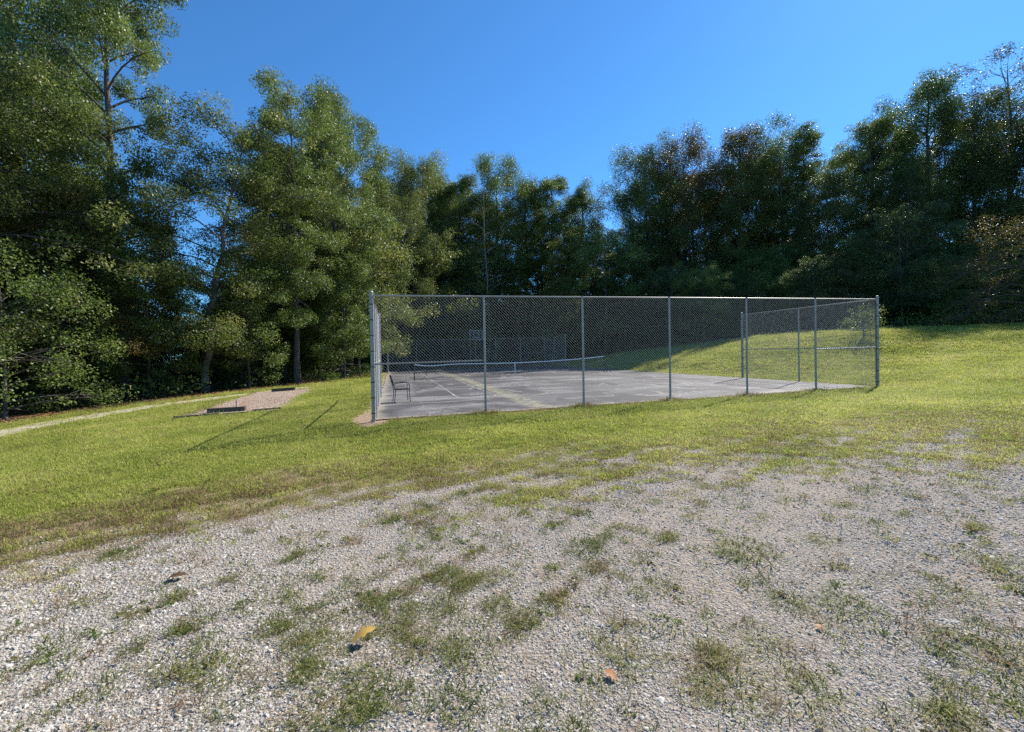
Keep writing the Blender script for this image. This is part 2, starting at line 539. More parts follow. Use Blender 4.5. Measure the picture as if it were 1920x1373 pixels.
def fence(name, label, runs, corner_ids, brace, wires=(.078, .0030, .0011)):
    """runs: list of polylines of (s,t) posts"""
    (s0, t0) = runs[0][0]
    x0, y0 = ST(s0, t0)
    root = thing(name, label, 'fence', (x0, y0, court_z(s0, t0)))
    off = Vector((-x0, -y0, -court_z(s0, t0)))
    def W(s, t, z):
        x, y = ST(s, t)
        return Vector((x, y, court_z(s, t) + z)) + off
    posts = []
    for run in runs:
        for q in run:
            if q not in posts:
                posts.append(q)
    for q in posts:
        corner = q in corner_ids
        r = .044 if corner else .030
        top = FH + (.06 if corner else -.01)
        p = MB().tube([W(*q, -.25), W(*q, top)], r, 14).build('post', GALV, root)
        cp = MB()
        if corner:
            cp.tube([W(*q, top - .02), W(*q, top + .015)], r + .006, 14).ball(W(*q, top + .02), r + .004, .9, 10)
        else:
            cp.tube([W(*q, top - .03), W(*q, top + .035)], r + .005, 12)
        cp.build('post_cap', GALV, p)
        if corner:
            for k in range(8):
                z = .18 + k * .38
                MB().tube([W(*q, z - .012), W(*q, z + .012)], r + .007, 14).build('tension_band', DARKSTEEL, p)
    for run in runs:
        top = MB().tube([W(*q, FH) for q in run], .021, 10)
        top.build('top_rail', GALV, root)
        for a, b in zip(run[:-1], run[1:]):
            if (a, b) in brace or (b, a) in brace:
                MB().tube([W(*a, 1.38), W(*b, 1.38)], .019, 10).build('brace_rail', GALV, root)
            for e, o in ((a, b), (b, a)):
                if e in corner_ids:
                    dv = (W(*o, 0) - W(*e, 0)).normalized() * .075
                    MB().tube([W(*e, .06) + dv, W(*e, FH - .08) + dv], .007, 6).build('tension_bar', DARKSTEEL, root)
        V_, F_ = [], []
        for a, b in zip(run[:-1], run[1:]):
            pa, pb = W(*a, 0), W(*b, 0)
            v, f = wire_panel((pa.x, pa.y), (pb.x, pb.y), pa.z, pb.z, FH, *wires)
            o = len(V_)
            V_ += v
            F_ += [tuple(i + o for i in q) for q in f]
        me = bpy.data.meshes.new('chain_link_mesh')
        me.from_pydata(V_, [], F_)
        me.polygons.foreach_set('use_smooth', [True] * len(me.polygons))
        me.materials.append(WIRE)
        tag(link('chain_link_mesh', me, root), kind='stuff')
    return root
bay = FL / 6
front = [(i * bay, 0.0) for i in range(7)]
leftr = [(0.0, 0.0), (0.0, 3.0), (0.0, 6.0)]
rightr = [(FL if i == 0 else FL, 3.0 * i) for i in range(3)]
front[-1] = (FL, 0.0)
fence('chain_link_fence', 'tall grey chain link fence across the near end of the court with short returns', [front, leftr, rightr],
      [(0.0, 0.0), (FL, 0.0), (0.0, 6.0), (FL, 6.0)],
      [(front[0], front[1]), (front[5], front[6]), (leftr[0], leftr[1]), (leftr[1], leftr[2]), (rightr[0], rightr[1]), (rightr[1], rightr[2])])
back = [(i * bay, FD) for i in range(7)]
back[-1] = (FL, FD)
bl = [(0.0, FD), (0.0, FD - 3), (0.0, FD - 6)]
br = [(FL, FD), (FL, FD - 3), (FL, FD - 6)]
fence('chain_link_fence', 'chain link fence at the shaded far end of the court by the woods', [back, bl, br],
      [(0.0, FD), (FL, FD), (0.0, FD - 6), (FL, FD - 6)], [(back[0], back[1]), (back[5], back[6])], (.11, .0022, .0016))

# ------------------------------------------------------------------ tennis net
nx, ny = ST(NS0, NETT)
net = thing('tennis_net', 'sagging black tennis net with pale headband strung between two posts', 'tennis net', (nx, ny, court_z(NS0, NETT)))
def NP(s, z, t=NETT):
    x, y = ST(s, t)
    return Vector((x - nx, y - ny, court_z(s, t) - court_z(NS0, NETT) + z))
def sag(s):
    q = (s - NS0) / (NS1 - NS0)
    return 1.07 - .22 * (1 - (2 * q - 1) ** 2) - .16 * math.exp(-((q - .06) / .1) ** 2)
def low(s):
    q = (s - NS0) / (NS1 - NS0)
    return .05 + .03 * math.sin(q * 9)
for s_ in (NS0, NS1):
    p = MB().tube([NP(s_, -.1), NP(s_, 1.1)], .036, 12).build('net_post', DARKSTEEL, net)
    MB().ball(NP(s_, 1.1), .04, .7).build('post_cap', DARKSTEEL, p)
hb = MB()
for i in range(40):
    a, b = NS0 + (NS1 - NS0) * i / 40, NS0 + (NS1 - NS0) * (i + 1) / 40
    hb.tube([NP(a, sag(a)), NP(b, sag(b))], .034, 6)
hb.build('headband', BANDM, net)
MB().tube([NP(NS0 + (NS1 - NS0) * i / 30, low(NS0 + (NS1 - NS0) * i / 30)) for i in range(31)], .012, 5).build('bottom_cord', NETM, net)
MB().box(NP(CS, .43), (.05, .012, .82), math.atan2(ES[1], ES[0])).build('centre_strap', BANDM, net)
MB().tube([NP(NS0 + .75, .92), NP(NS0 + .8, .5), NP(NS0 + .7, .2), NP(NS0 + .35, .02)], .012, 6).build('loose_strap', NETM, net)
nm = MB()
for i in range(1, 240):
    s_ = NS0 + (NS1 - NS0) * i / 240
    nm.tube([NP(s_, low(s_)), NP(s_, sag(s_))], .0018, 3, False)
for k in range(1, 18):
    nm.tube([NP(NS0 + (NS1 - NS0) * i / 16, low(NS0 + (NS1 - NS0) * i / 16) + (sag(NS0 + (NS1 - NS0) * i / 16) - .05) * k / 18) for i in range(17)], .0018, 3, False)
tag(nm.build('net_mesh', NETM, net), kind='stuff')

# ------------------------------------------------------------------ iron armchair on the court
chx, chy = ST(.72, 4.05)
chair = thing('armchair', 'black wrought iron armchair standing on the court behind the left fence corner', 'chair', (chx, chy, court_z(.72, 4.05)), R(22))
TR = .013
# the chair faces +x
for sy in (-1, 1):
    y = .27 * sy
    MB().tube([(-.25, y * .92, 0), (-.22, y * .9, .2), (-.21, y * .88, .42)], TR, 8).build('leg', IRON, chair)
    MB().tube([(.27, y, 0), (.25, y, .2), (.24, y, .43)], TR, 8).build('leg', IRON, chair)
    MB().tube([(.24, y, .43), (.25, y * 1.02, .58), (.2, y * 1.03, .65), (.05, y * 1.03, .66), (-.15, y, .64), (-.26, y * .88, .60)], TR * .95, 8).build('armrest', IRON, chair)
st = MB()
st.tube([(.24, -.26, .43), (.24, .26, .43), (-.2, .24, .42), (-.2, -.24, .42), (.24, -.26, .43)], TR, 8)
for i in range(1, 15):
    x = -.2 + .44 * i / 15
    st.box((x, 0, .43), (.016, .5, .005))
for i in range(1, 9):
    st.box((.02, -.25 + .5 * i / 9, .434), (.44, .012, .004))
st.build('seat', IRON, chair)
bk = MB()
def BP(y, z):
    return (-.21 - (z - .42) * .28, y, z)
bk.tube([BP(-.24, .42), BP(-.25, .7), BP(-.21, .84), BP(-.1, .9), BP(0, .91), BP(.1, .9), BP(.21, .84), BP(.25, .7), BP(.24, .42)], TR, 8)
bk.tube([BP(-.245, .56), BP(0, .54), BP(.245, .56)], TR * .8, 6)
backr = bk.build('backrest', IRON, chair)
sc = MB()
for cy_, cz_, r_ in ((0, .72, .075), (-.13, .68, .055), (.13, .68, .055), (-.1, .79, .045), (.1, .79, .045)):
    sc.tube([BP(cy_ + r_ * math.cos(a * .5236), cz_ + r_ * math.sin(a * .5236)) for a in range(13)], .009, 6)
sc.tube([BP(0, .55), BP(0, .65)], .009, 6).tube([BP(0, .79), BP(0, .9)], .009, 6)
sc.tube([BP(-.24, .6), BP(-.18, .69)], .009, 6).tube([BP(.24, .6), BP(.18, .69)], .009, 6)
sc.build('scrollwork', IRON, backr)

# ------------------------------------------------------------------ bent pipe stand by the right net post
hx_, hy_ = ST(NS1 + .28, NETT - .1)
hoopst = thing('pipe_stand', 'low bent metal pipe stand beside the right hand net post', 'stand', (hx_, hy_, court_z(NS1, NETT)), R(15))
MB().tube([(-.13, 0, 0), (-.13, 0, .33), (-.09, 0, .41), (0, 0, .43), (.09, 0, .41), (.13, 0, .33), (.13, 0, 0)], .02, 8).build('hoop', DARKSTEEL, hoopst)
MB().box((-.13, 0, .006), (.1, .1, .012)).build('base_plate', DARKSTEEL, hoopst)
MB().box((.13, 0, .006), (.1, .1, .012)).build('base_plate', DARKSTEEL, hoopst)

# ------------------------------------------------------------------ basketball hoop at the far end
bx_, by_ = ST(8.9, 33.2)
bh = thing('basketball_hoop', 'basketball hoop with white outlined backboard at the far end of the court', 'hoop', (bx_, by_, court_z(8.9, 33.2)), math.atan2(ES[1], ES[0]))
MB().tube([(0, .5, -.2), (0, .5, 2.6), (0, .3, 3.0), (0, .06, 3.35)], .055, 12).build('pole', GALV, bh)
t = NT('acrylic_backboard')
ACR = t.done(t.n('MixShader', {0: .03, 1: t.n('BsdfTransparent', {0: (.9, .92, .92)}).outputs[0], 2: t.pbr((.5, .55, .55), .2)}).outputs[0])
bb = MB().box((0, 0, 3.45), (1.34, .02, .9)).build('backboard', ACR, bh, False)
fr = MB()
for z_ in (2.98, 3.92):
    fr.box((0, -.002, z_), (1.42, .05, .07))
for x_ in (-.675, .675):
    fr.box((x_, -.002, 3.45), (.07, .05, .868))
for z_ in (3.2, 3.65):
    fr.box((0, -.016, z_), (.62, .008, .05))
for x_ in (-.285, .285):
    fr.box((x_, -.016, 3.425), (.05, .008, .398))
fr.build('backboard_frame', mat_simple('faded_grey_paint', (.34, .36, .36), .6), bb, False)
RIM = mat_simple('orange_rim', (.45, .12, .03), .5, .3)
rm = MB().tube([(.23 * math.cos(a * .3927), -.38 + .23 * math.sin(a * .3927), 3.07) for a in range(17)], .011, 8)
rm.box((0, -.08, 3.05), (.12, .14, .05)).build('rim', RIM, bh)

# ------------------------------------------------------------------ bench at the far left of the court
bex, bey = ST(1.35, 27.5)
bench = thing('bench', 'low dark bench at the far left of the court near the back fence', 'bench', (bex, bey, court_z(1.35, 27.5)), R(8))
for k in range(3):
    MB().box((0, -.14 + k * .14, .44), (1.05, .12, .04)).build('seat_plank', WOODT, bench, False)
for x_ in (-.42, .42):
    MB().tube([(x_, -.2, 0), (x_, -.14, .42), (x_, .16, .42), (x_, .22, 0)], .02, 8).build('leg', DARKSTEEL, bench)
MB().box((0, .26, .66), (1.05, .03, .12)).tube([(-.42, .2, .42), (-.42, .27, .7)], .018, 6).tube([(.42, .2, .42), (.42, .27, .7)], .018, 6).build('backrest', WOODT, bench, False)

# ------------------------------------------------------------------ horseshoe pit on the lawn
PO = np.array([-10.45, 13.35])
PE = np.array([.963, .190])
PE /= np.hypot(*PE)
PF = np.array([-.285, .958])
PW, PL = 2.85, 8.6
pit = thing('horseshoe_pit', 'gravel filled horseshoe pit with timber backstops on the sloping lawn', 'horseshoe pit', (PO[0], PO[1], gz(*PO)))
PZ0 = gz(*PO)
def PP(a, b, z=0.0):
    q = PO + PE * a + PF * b
    return Vector((q[0] - PO[0], q[1] - PO[1], gz(*q) - PZ0 + z))
na, nb = 14, 36
vs = [PP(PW * i / na + (.09 * math.sin(j * 1.7 + i) if i in (0, na) else 0), PL * j / nb + (.1 * math.sin(i * 2.1) if j in (0, nb) else 0), .03) for j in range(nb + 1) for i in range(na + 1)]
fs = [(j * (na + 1) + i, j * (na + 1) + i + 1, (j + 1) * (na + 1) + i + 1, (j + 1) * (na + 1) + i) for j in range(nb) for i in range(na)]
t = NT('pit_gravel')
P = t.pos()
v = t.n('TexVoronoi', {'Vector': P, 'Scale': 15.0})
cc = t.ramp(v.outputs['Color'], [(0, (.17, .125, .095)), (.5, (.34, .275, .225)), (1, (.47, .40, .34))])
lf = t.step(t.noise(3.2, 5, .7, P), .42, .6)
cc = t.mix(t.math('MULTIPLY', lf, .55), cc, (.24, .12, .06))
PITG = t.done(t.pbr(cc, .95, 0, t.bump(t.math('SUBTRACT', 1.0, v.outputs['Distance']), .05), .2))
me = bpy.data.meshes.new('gravel_bed')
me.from_pydata([tuple(v_) for v_ in vs], [], fs)
me.materials.append(PITG)
link('gravel_bed', me, pit)
def timber(a0, b0, a1, b1, h=.13, w=.13, name='timber', z=0.0):
    p, q = PP(a0, b0), PP(a1, b1)
    mid = (p + q) / 2
    d = q - p
    rot = d.to_track_quat('X', 'Z').to_matrix()
    return MB().box(mid + Vector((0, 0, h / 2 - .03 + z)), (d.length, w, h), rot=rot).build(name, WOODT, pit, False)
timber(-.1, -.07, 1.15, -.07, .13, .12)
timber(1.2, -.08, 2.0, -.05, .1, .1)
timber(-.08, .0, -.08, 2.9, .08, .1)
timber(-.08, 3.0, -.08, 8.4, .07, .1)
timber(2.0, .35, 2.85, .4, .11, .1)
timber(.55, .72, 1.72, .62, .20, .12, 'backstop')
timber(.75, 8.25, 1.85, 8.2, .20, .14, 'backstop')
p = PP(1.32, .95)
MB().tube([p + Vector((0, 0, -.1)), p + Vector((.02, 0, .36))], .014, 8).build('stake', DARKSTEEL, pit)

# ------------------------------------------------------------------ geometry-node scatter for uncountable stuff
def scatter(name, pts, rot, scl, idx, sources, label, cat):
    n = len(pts)
    me = bpy.data.meshes.new(name)
    me.vertices.add(n)
    me.vertices.foreach_set('co', np.asarray(pts, np.float32).ravel())
    a = me.attributes.new('rot', 'FLOAT_VECTOR', 'POINT')
    a.data.foreach_set('vector', np.asarray(rot, np.float32).ravel())
    a = me.attributes.new('scl', 'FLOAT', 'POINT')
    a.data.foreach_set('value', np.asarray(scl, np.float32))
    a = me.attributes.new('idx', 'INT', 'POINT')
    a.data.foreach_set('value', np.asarray(idx, np.int32))
    o = link(name, me)
    tag(o, label, cat, kind='stuff')
    ng = bpy.data.node_groups.new(name + '_scatter', 'GeometryNodeTree')
    ng.interface.new_socket('Geometry', in_out='INPUT', socket_type='NodeSocketGeometry')
    ng.interface.new_socket('Geometry', in_out='OUTPUT', socket_type='NodeSocketGeometry')
    gi, go = ng.nodes.new('NodeGroupInput'), ng.nodes.new('NodeGroupOutput')
    iop = ng.nodes.new('GeometryNodeInstanceOnPoints')
    jg = ng.nodes.new('GeometryNodeJoinGeometry')
    for so in reversed(sources):          # join order is last link first
        oi = ng.nodes.new('GeometryNodeObjectInfo')
        oi.inputs['Object'].default_value = so
        oi.inputs['As Instance'].default_value = True
        ng.links.new(oi.outputs['Geometry'], jg.inputs[0])
    def named(nm, typ):
        nd = ng.nodes.new('GeometryNodeInputNamedAttribute')
        nd.data_type = typ
        nd.inputs['Name'].default_value = nm
        return [s for s in nd.outputs if s.enabled and s.name == 'Attribute'][0]
    iop.inputs['Pick Instance'].default_value = True
    ng.links.new(gi.outputs[0], iop.inputs['Points'])
    ng.links.new(jg.outputs[0], iop.inputs['Instance'])
    ng.links.new(named('idx', 'INT'), iop.inputs['Instance Index'])
    ng.links.new(named('rot', 'FLOAT_VECTOR'), iop.inputs['Rotation'])
    ng.links.new(named('scl', 'FLOAT'), iop.inputs['Scale'])
    ng.links.new(iop.outputs[0], go.inputs[0])
    o.modifiers.new('scatter', 'NODES').node_group = ng
    return o
def src_obj(name, me):
    return bpy.data.objects.new(name, me)      # never linked to the scene: only a template

# ------------------------------------------------------------------ trees
def leaf_mat(name, dark, mid, lite, trans=.42, spec=.35, rough=.48):
    t = NT(name)
    tint = t.math('ADD', t.attr('tint'), t.math('MULTIPLY', t.math('SUBTRACT', t.rnd(), .5), .22))
    c = t.ramp(tint, [(.15, dark), (.5, mid), (.9, lite)])
    p = t.pbr(c, rough, 0, None, spec)
    c2 = t.mix(.5, c, t.mix(1.0, c, (1.0, 1.0, .45), 'MULTIPLY'))
    tr = t.n('BsdfTranslucent', {'Color': c2}).outputs[0]
    return t.done(t.n('MixShader', {0: trans, 1: p, 2: tr}).outputs[0])
LEAF = {
    'green': leaf_mat('leaf_green', (0.051, 0.083, 0.021), (0.116, 0.171, 0.039), (0.224, 0.270, 0.075)),
    'olive': leaf_mat('leaf_olive', (0.056, 0.079, 0.020), (0.132, 0.173, 0.042), (0.259, 0.264, 0.075)),
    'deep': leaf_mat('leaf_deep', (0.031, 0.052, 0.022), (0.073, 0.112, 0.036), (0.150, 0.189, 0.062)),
    'turning': leaf_mat('leaf_turning', (.050, .052, .014), (.120, .112, .026), (.270, .180, .046)),
    'rust': leaf_mat('leaf_rust', (.046, .044, .018), (.092, .080, .032), (.170, .115, .045)),
    'bright': leaf_mat('leaf_bright', (0.065, 0.104, 0.023), (0.143, 0.202, 0.047), (0.247, 0.286, 0.085)),
}
def bark_mat(name, a, b):
    t = NT(name)
    o = t.obj()
    st = t.n('Mapping', {0: o, 3: (1, 1, .18)}).outputs[0]
    n = t.noise(16, 6, .7, st)
    n2 = t.noise(2, 4, .6, o)
    c = t.mix(t.step(n, .35, .65), a, b)
    c = t.mix(t.math('MULTIPLY', t.step(n2, .5, .7), .4), c, tuple(x * .6 for x in a))
    return t.done(t.pbr(c, .9, 0, t.bump(n, .04, .8), .2))
BARK = bark_mat('bark_grey', (.060, .050, .042), (.150, .130, .110))
BARKP = bark_mat('bark_pale', (.13, .115, .10), (.27, .25, .22))

def tubes_np(segs):
    V_, F_ = [], []
    o = 0
    for pts, rad, n in segs:
        pts = np.asarray(pts, float)
        d = np.gradient(pts, axis=0)
        d /= np.linalg.norm(d, axis=1, keepdims=True) + 1e-9
        ref = np.array([0.31, .95, .05]) if abs(d[0] @ np.array([0, 0, 1])) > .5 else np.array([0, .05, 1.])
        a = np.cross(d, ref)
        a /= np.linalg.norm(a, axis=1, keepdims=True) + 1e-9
        b = np.cross(d, a)
        an = np.arange(n) * 2 * np.pi / n
        ring = pts[:, None] + (a[:, None] * np.cos(an)[None, :, None] + b[:, None] * np.sin(an)[None, :, None]) * np.asarray(rad)[:, None, None]
        V_.append(ring.reshape(-1, 3))
        m = len(pts)
        i, k = np.meshgrid(np.arange(m - 1), np.arange(n), indexing='ij')
        k2 = (k + 1) % n
        F_.append(np.stack([o + i * n + k, o + i * n + k2, o + (i + 1) * n + k2, o + (i + 1) * n + k], -1).reshape(-1, 4))
        o += m * n
    return np.concatenate(V_), np.concatenate(F_)

def leaves_np(rng, cent, rad, per, size, aniso=.62, flat=.55, aspect=.62):
    """leaf quads spread through clusters"""
    n = np.maximum(3, (per * rad ** 2).astype(int))
    ci = np.repeat(np.arange(len(cent)), n)
    m = len(ci)
    g = rng.normal(size=(m, 3))
    g /= np.linalg.norm(g, axis=1, keepdims=True)
    rr = rng.uniform(.25, 1.0, m) ** .6
    off = g * rr[:, None] * rad[ci, None]
    off[:, 2] *= aniso
    p = cent[ci] + off
    nrm = rng.normal(size=(m, 3)) * .75 + g * .35 + np.array([0, 0, flat])
    nrm /= np.linalg.norm(nrm, axis=1, keepdims=True)
    a = np.cross(nrm, rng.normal(size=(m, 3)))
    a[:, 2] -= .25
    a -= nrm * (a * nrm).sum(1, keepdims=True)
    a /= np.linalg.norm(a, axis=1, keepdims=True) + 1e-9
    b = np.cross(nrm, a)
    L = size * rng.uniform(.6, 1.25, m)[:, None]
    W = L * aspect * .5
    V_ = np.stack([p - a * L * .5, p + b * W - a * L * .05 - nrm * L * .06, p + a * L * .5 - nrm * L * .14, p - b * W - a * L * .05 - nrm * L * .06], 1).reshape(-1, 3)
    F_ = np.arange(m * 4).reshape(-1, 4)
    ct = rng.normal(size=len(cent)) * .17
    tint = np.clip(.5 + ct[ci] + rng.normal(size=m) * .13, 0, 1)
    return V_, F_, np.repeat(tint, 4)

PROF = {
    'tall': lambda q: (q + .12) ** .35 * np.maximum(1 - q, 0) ** .62 * 1.45,
    'round': lambda q: np.sqrt(np.maximum(0, 1 - (1.7 * (q - .42)) ** 2)) + .1,
    'cone': lambda q: (1 - q) ** .8 * 1.1 + .06,
    'vase': lambda q: .35 + .75 * np.sin(np.pi * np.clip(q * .8 + .12, 0, 1)),
    'even': lambda q: .9 - .5 * q ** 3,
}
def grow(seed, H, cb, rad, prof='tall', nprim=34, size=.15, per=75, cl=.85, lean=(0, 0), up=(.15, .9), droop=.25, r0=None, seck=1.4, bare=0.0, aniso=.62, wand=.012):
    rng = np.random.default_rng(seed)
    n = 12
    z = np.linspace(0, H * .97, n)
    w = np.cumsum(rng.normal(size=(n, 2)) * wand * H / 3, axis=0)
    w -= w[0]
    q = z / H
    tr = np.stack([w[:, 0] + lean[0] * q ** 1.3, w[:, 1] + lean[1] * q ** 1.3, z], 1)
    r0 = r0 or .011 * H + .03
    trr = r0 * np.maximum(1 - q, 0) ** .8 + .012
    trr[0] *= 1.3
    base = tr.copy()
    base[0, 2] = -.3
    segs = [(base, trr, 10)]
    cent, crad = [], []
    pf = PROF[prof]
    for i in range(nprim):
        f = (i + rng.uniform()) / nprim
        fh = cb + (1 - cb) * f * .97
        b = np.array([np.interp(fh * H, z, tr[:, k]) for k in range(3)])
        az = i * 2.399 + rng.normal() * .45
        L = max(.35, rad * float(pf(f)) * rng.uniform(.6, 1.25))
        sl = up[0] + (up[1] - up[0]) * f + rng.normal() * .12
        uu = np.linspace(0, 1, 6)
        az_c = az + rng.normal() * .3 * uu
        pts = b + np.stack([np.cos(az_c) * L * uu, np.sin(az_c) * L * uu, L * (sl * uu - droop * uu ** 2)], 1)
        br = np.interp(fh, q, trr) * .42
        segs.append((pts, br * (1 - uu * .85) + .006, 5))
        k = int(2 + L * seck)
        ends = [(pts[-1], .8)]
        for j in range(k):
            u0 = rng.uniform(.25, .97)
            s0 = np.array([np.interp(u0, uu, pts[:, m]) for m in range(3)])
            a2 = az + rng.choice([-1, 1]) * rng.uniform(.4, 1.4)
            l2 = L * rng.uniform(.22, .5) * (1.15 - u0 * .6) + .25
            v2 = np.linspace(0, 1, 4)
            e2 = s0 + np.stack([np.cos(a2) * l2 * v2, np.sin(a2) * l2 * v2, l2 * (rng.uniform(-.15, .6) * v2 - droop * .8 * v2 ** 2)], 1)
            segs.append((e2, br * .4 * (1 - v2 * .8) + .004, 3))
            ends.append((e2[-1], 1.0))
            if rng.uniform() < .6:
                ends.append((e2[2], .8))
        for e, kk in ends:
            if rng.uniform() < bare:
                continue
            cent.append(e + rng.normal(size=3) * .15)
            crad.append(cl * kk * rng.uniform(.55, 1.35))
    cent.append(tr[-1])
    crad.append(cl * .7)
    cent, crad = np.array(cent), np.array(crad)
    cent[:, 2] = np.maximum(cent[:, 2], .35)
    tv, tf = tubes_np(segs)
    lv, lf, lt = leaves_np(rng, cent, crad, per, size, aniso)
    return tv, tf, lv, lf, lt

VARIANT = {}
def variant(key, leaf, bark=BARK, **kw):
    tv, tf, lv, lf, lt = grow(**kw)
    a = mesh_np('trunk', tv, tf, True)
    a.materials.append(bark)
    b = mesh_np('crown', lv, lf, False, {'tint': lt})
    b.materials.append(LEAF[leaf])
    VARIANT[key] = (a, b, kw['H'])

variant('poplar', 'green', seed=3, H=24, cb=.22, rad=5.0, prof='tall', nprim=46, size=.125, per=540, cl=.85, seck=0.99, up=(.1, 1.2), aniso=.74)
variant('edge', 'green', seed=5, H=22, cb=.22, rad=4.6, prof='round', nprim=50, size=.13, per=460, cl=.85, seck=0.93, up=(-.05, 1.0), droop=.4, aniso=.74)
variant('poplar_b', 'green', seed=8, H=24, cb=.14, rad=4.5, prof='even', nprim=52, size=.14, per=277, cl=.9, seck=1.17, aniso=1.1, up=(.4, 1.5))
variant('gum', 'green', seed=14, H=24, cb=.12, rad=4.8, prof='tall', nprim=60, size=.14, per=277, cl=.85, seck=1.17, aniso=1.1, up=(.4, 1.5))
variant('gum_b', 'deep', seed=21, H=24, cb=.12, rad=4.2, prof='cone', nprim=60, size=.14, per=285, cl=.8, seck=1.35, aniso=1.1, up=(.4, 1.5))
variant('oak', 'deep', seed=31, H=24, cb=.12, rad=5.0, prof='round', nprim=52, size=.14, per=255, cl=1.0, seck=0.99, aniso=1.1, up=(.4, 1.5))
variant('pine', 'deep', seed=33, H=26, cb=.3, rad=3.6, prof='cone', nprim=58, size=.16, per=170, cl=.7, seck=1.8, up=(-.1, .4), droop=.1, aniso=.35)
variant('broad', 'olive', seed=37, H=16, cb=.16, rad=4.0, prof='round', nprim=46, size=.11, per=460, cl=.8, seck=1.12, lean=(3.6, -.3), up=(.3, .9), droop=.45, bark=BARKP, wand=.03, aniso=.74)
variant('wide', 'olive', seed=43, H=14, cb=.16, rad=5.0, prof='round', nprim=44, size=.11, per=420, cl=.8, seck=1.05, up=(.0, .8), droop=.35, aniso=.74)
variant('slim', 'deep', seed=55, H=22, cb=.2, rad=3.4, prof='even', nprim=44, size=.14, per=255, cl=.75, seck=1.26, aniso=1.1, up=(.4, 1.5))
variant('sapling', 'green', seed=61, H=9, cb=.12, rad=3.0, prof='round', nprim=34, size=.115, per=380, cl=.6, seck=1.24, r0=.08, aniso=.74)
variant('sapling_b', 'green', seed=66, H=10, cb=.05, rad=2.7, prof='cone', nprim=38, size=.115, per=380, cl=.6, seck=1.30, r0=.08, aniso=.74)
variant('airy', 'rust', seed=71, H=27, cb=.3, rad=4.6, prof='vase', nprim=40, size=.15, per=55, cl=.85, seck=1.9, up=(.3, 1.1), bare=.15)
variant('droopy', 'turning', seed=83, H=9, cb=.1, rad=5.2, prof='round', nprim=40, size=.11, per=80, cl=.65, seck=2.6, up=(.35, .7), droop=.6, bark=BARK, bare=.15)
variant('shrub', 'bright', seed=91, H=4.4, cb=.03, rad=2.6, prof='round', nprim=40, size=.085, per=360, cl=.5, seck=1.36, r0=.05, aniso=.74)
variant('bush', 'green', seed=97, H=1.2, cb=.03, rad=.55, prof='round', nprim=22, size=.06, per=420, cl=.22, seck=4, r0=.018)
variant('bare', 'rust', seed=103, H=22, cb=.3, rad=2.4, prof='even', nprim=26, size=.12, per=4, cl=.6, seck=2.4, bare=.8, up=(.6, 1.2), bark=BARKP, r0=.11)

trng = random.Random(5)
def tree(name, key, x, y, H, label, group=None, leaf=None, rz=None, wid=1.0, cat='tree'):
    a, b, h0 = VARIANT[key]
    k = H / h0
    rz = trng.uniform(0, 6.28) if rz is None else rz
    root = thing(name, label, cat, (x, y, gz(x, y)), rz, group, (k * wid, k * wid, k))
    tr_ = link('trunk', a, root)
    cr = link('crown', b, root)
    if leaf:
        cr.material_slots[0].link = 'OBJECT'
        cr.material_slots[0].material = LEAF[leaf]
    return root

# woods on the left
tree('tall_tree', 'poplar', -20.3, 22.2, 26, 'tall forked tree with straight grey trunk at the left wood edge', rz=1.0, wid=.66)
tree('spreading_tree', 'wide', -22.5, 18.0, 14.5, 'olive leaved spreading tree hanging over the left end of the wood', leaf='olive', rz=.5)
tree('spreading_tree', 'wide', -21.5, 20.5, 10, 'yellowing low tree tucked against the tall forked tree', leaf='turning', rz=2.2)
tree('edge_shrub', 'shrub', -18.6, 15.6, 4.9, 'big bright green shrub where the sandy track meets the woods', 'shrubs', cat='shrub')
tree('tall_tree', 'poplar_b', -27.5, 24, 27, 'tall green tree rising behind the olive spreading tree', rz=.3)
tree('leaning_tree', 'broad', -17.2, 23.9, 14.6, 'leaning tree with pale slanting trunk and fine olive foliage', rz=0.0)
tree('straight_tree', 'edge', -13.9, 27.6, 18, 'straight trunked tree directly behind the far end of the horseshoe pit', rz=.8, wid=.85)
tree('pointed_tree', 'gum', -13.2, 32.5, 21.5, 'pointed green tree beside the left side of the court', rz=2.9, wid=.85)
tree('round_tree', 'edge', -14.5, 38.5, 21.5, 'dense round crowned tree left of the far court fence', leaf='green', rz=.4, wid=.85)
tree('young_tree', 'sapling', -15.6, 25.3, 7.5, 'young tree with low leaves next to the leaning pale trunk', rz=.2)
tree('young_tree', 'sapling', -18.4, 21.6, 6.5, 'young tree at the foot of the tall forked tree', leaf='green', rz=1.2)
tree('young_tree', 'sapling_b', -11.9, 30.2, 9.5, 'young tree spilling silvery foliage beside the straight trunked tree', leaf='green', rz=2)
tree('young_tree', 'sapling', -12.5, 35, 12, 'leafy young tree in front of the round crowned tree', leaf='olive', rz=4)
# woods behind the court
mid = [('gum_b', -16, 50, 26, 'deep'), ('oak', -11.5, 55, 27, 'olive'), ('poplar', -6.5, 58, 27.5, 'green'), ('poplar_b', -2.2, 57, 28, 'green'), ('gum', 2.2, 60, 27, 'green'),
       ('poplar', 6.3, 60, 27.5, 'green'), ('gum_b', 10.2, 60, 26, 'green'), ('poplar_b', 14.2, 62, 18.5, 'olive'), ('oak', 19.6, 60, 28.5, 'deep'), ('oak', 23.2, 58, 28, 'rust')]
names_mid = ['dark conical tree behind the far left fence corner', 'olive round tree behind the back fence', 'tall green tree behind the basketball hoop, left of the bare tree', 'domed green tree behind the bare pale tree',
             'slender green tree right of the bare pale tree', 'tall green tree above the middle of the court', 'narrow green tree just left of the dip in the treeline', 'low olive tree in the dip of the treeline',
             'dark conical tree just right of the dip in the treeline', 'reddish brown round tree right of the dip in the treeline']
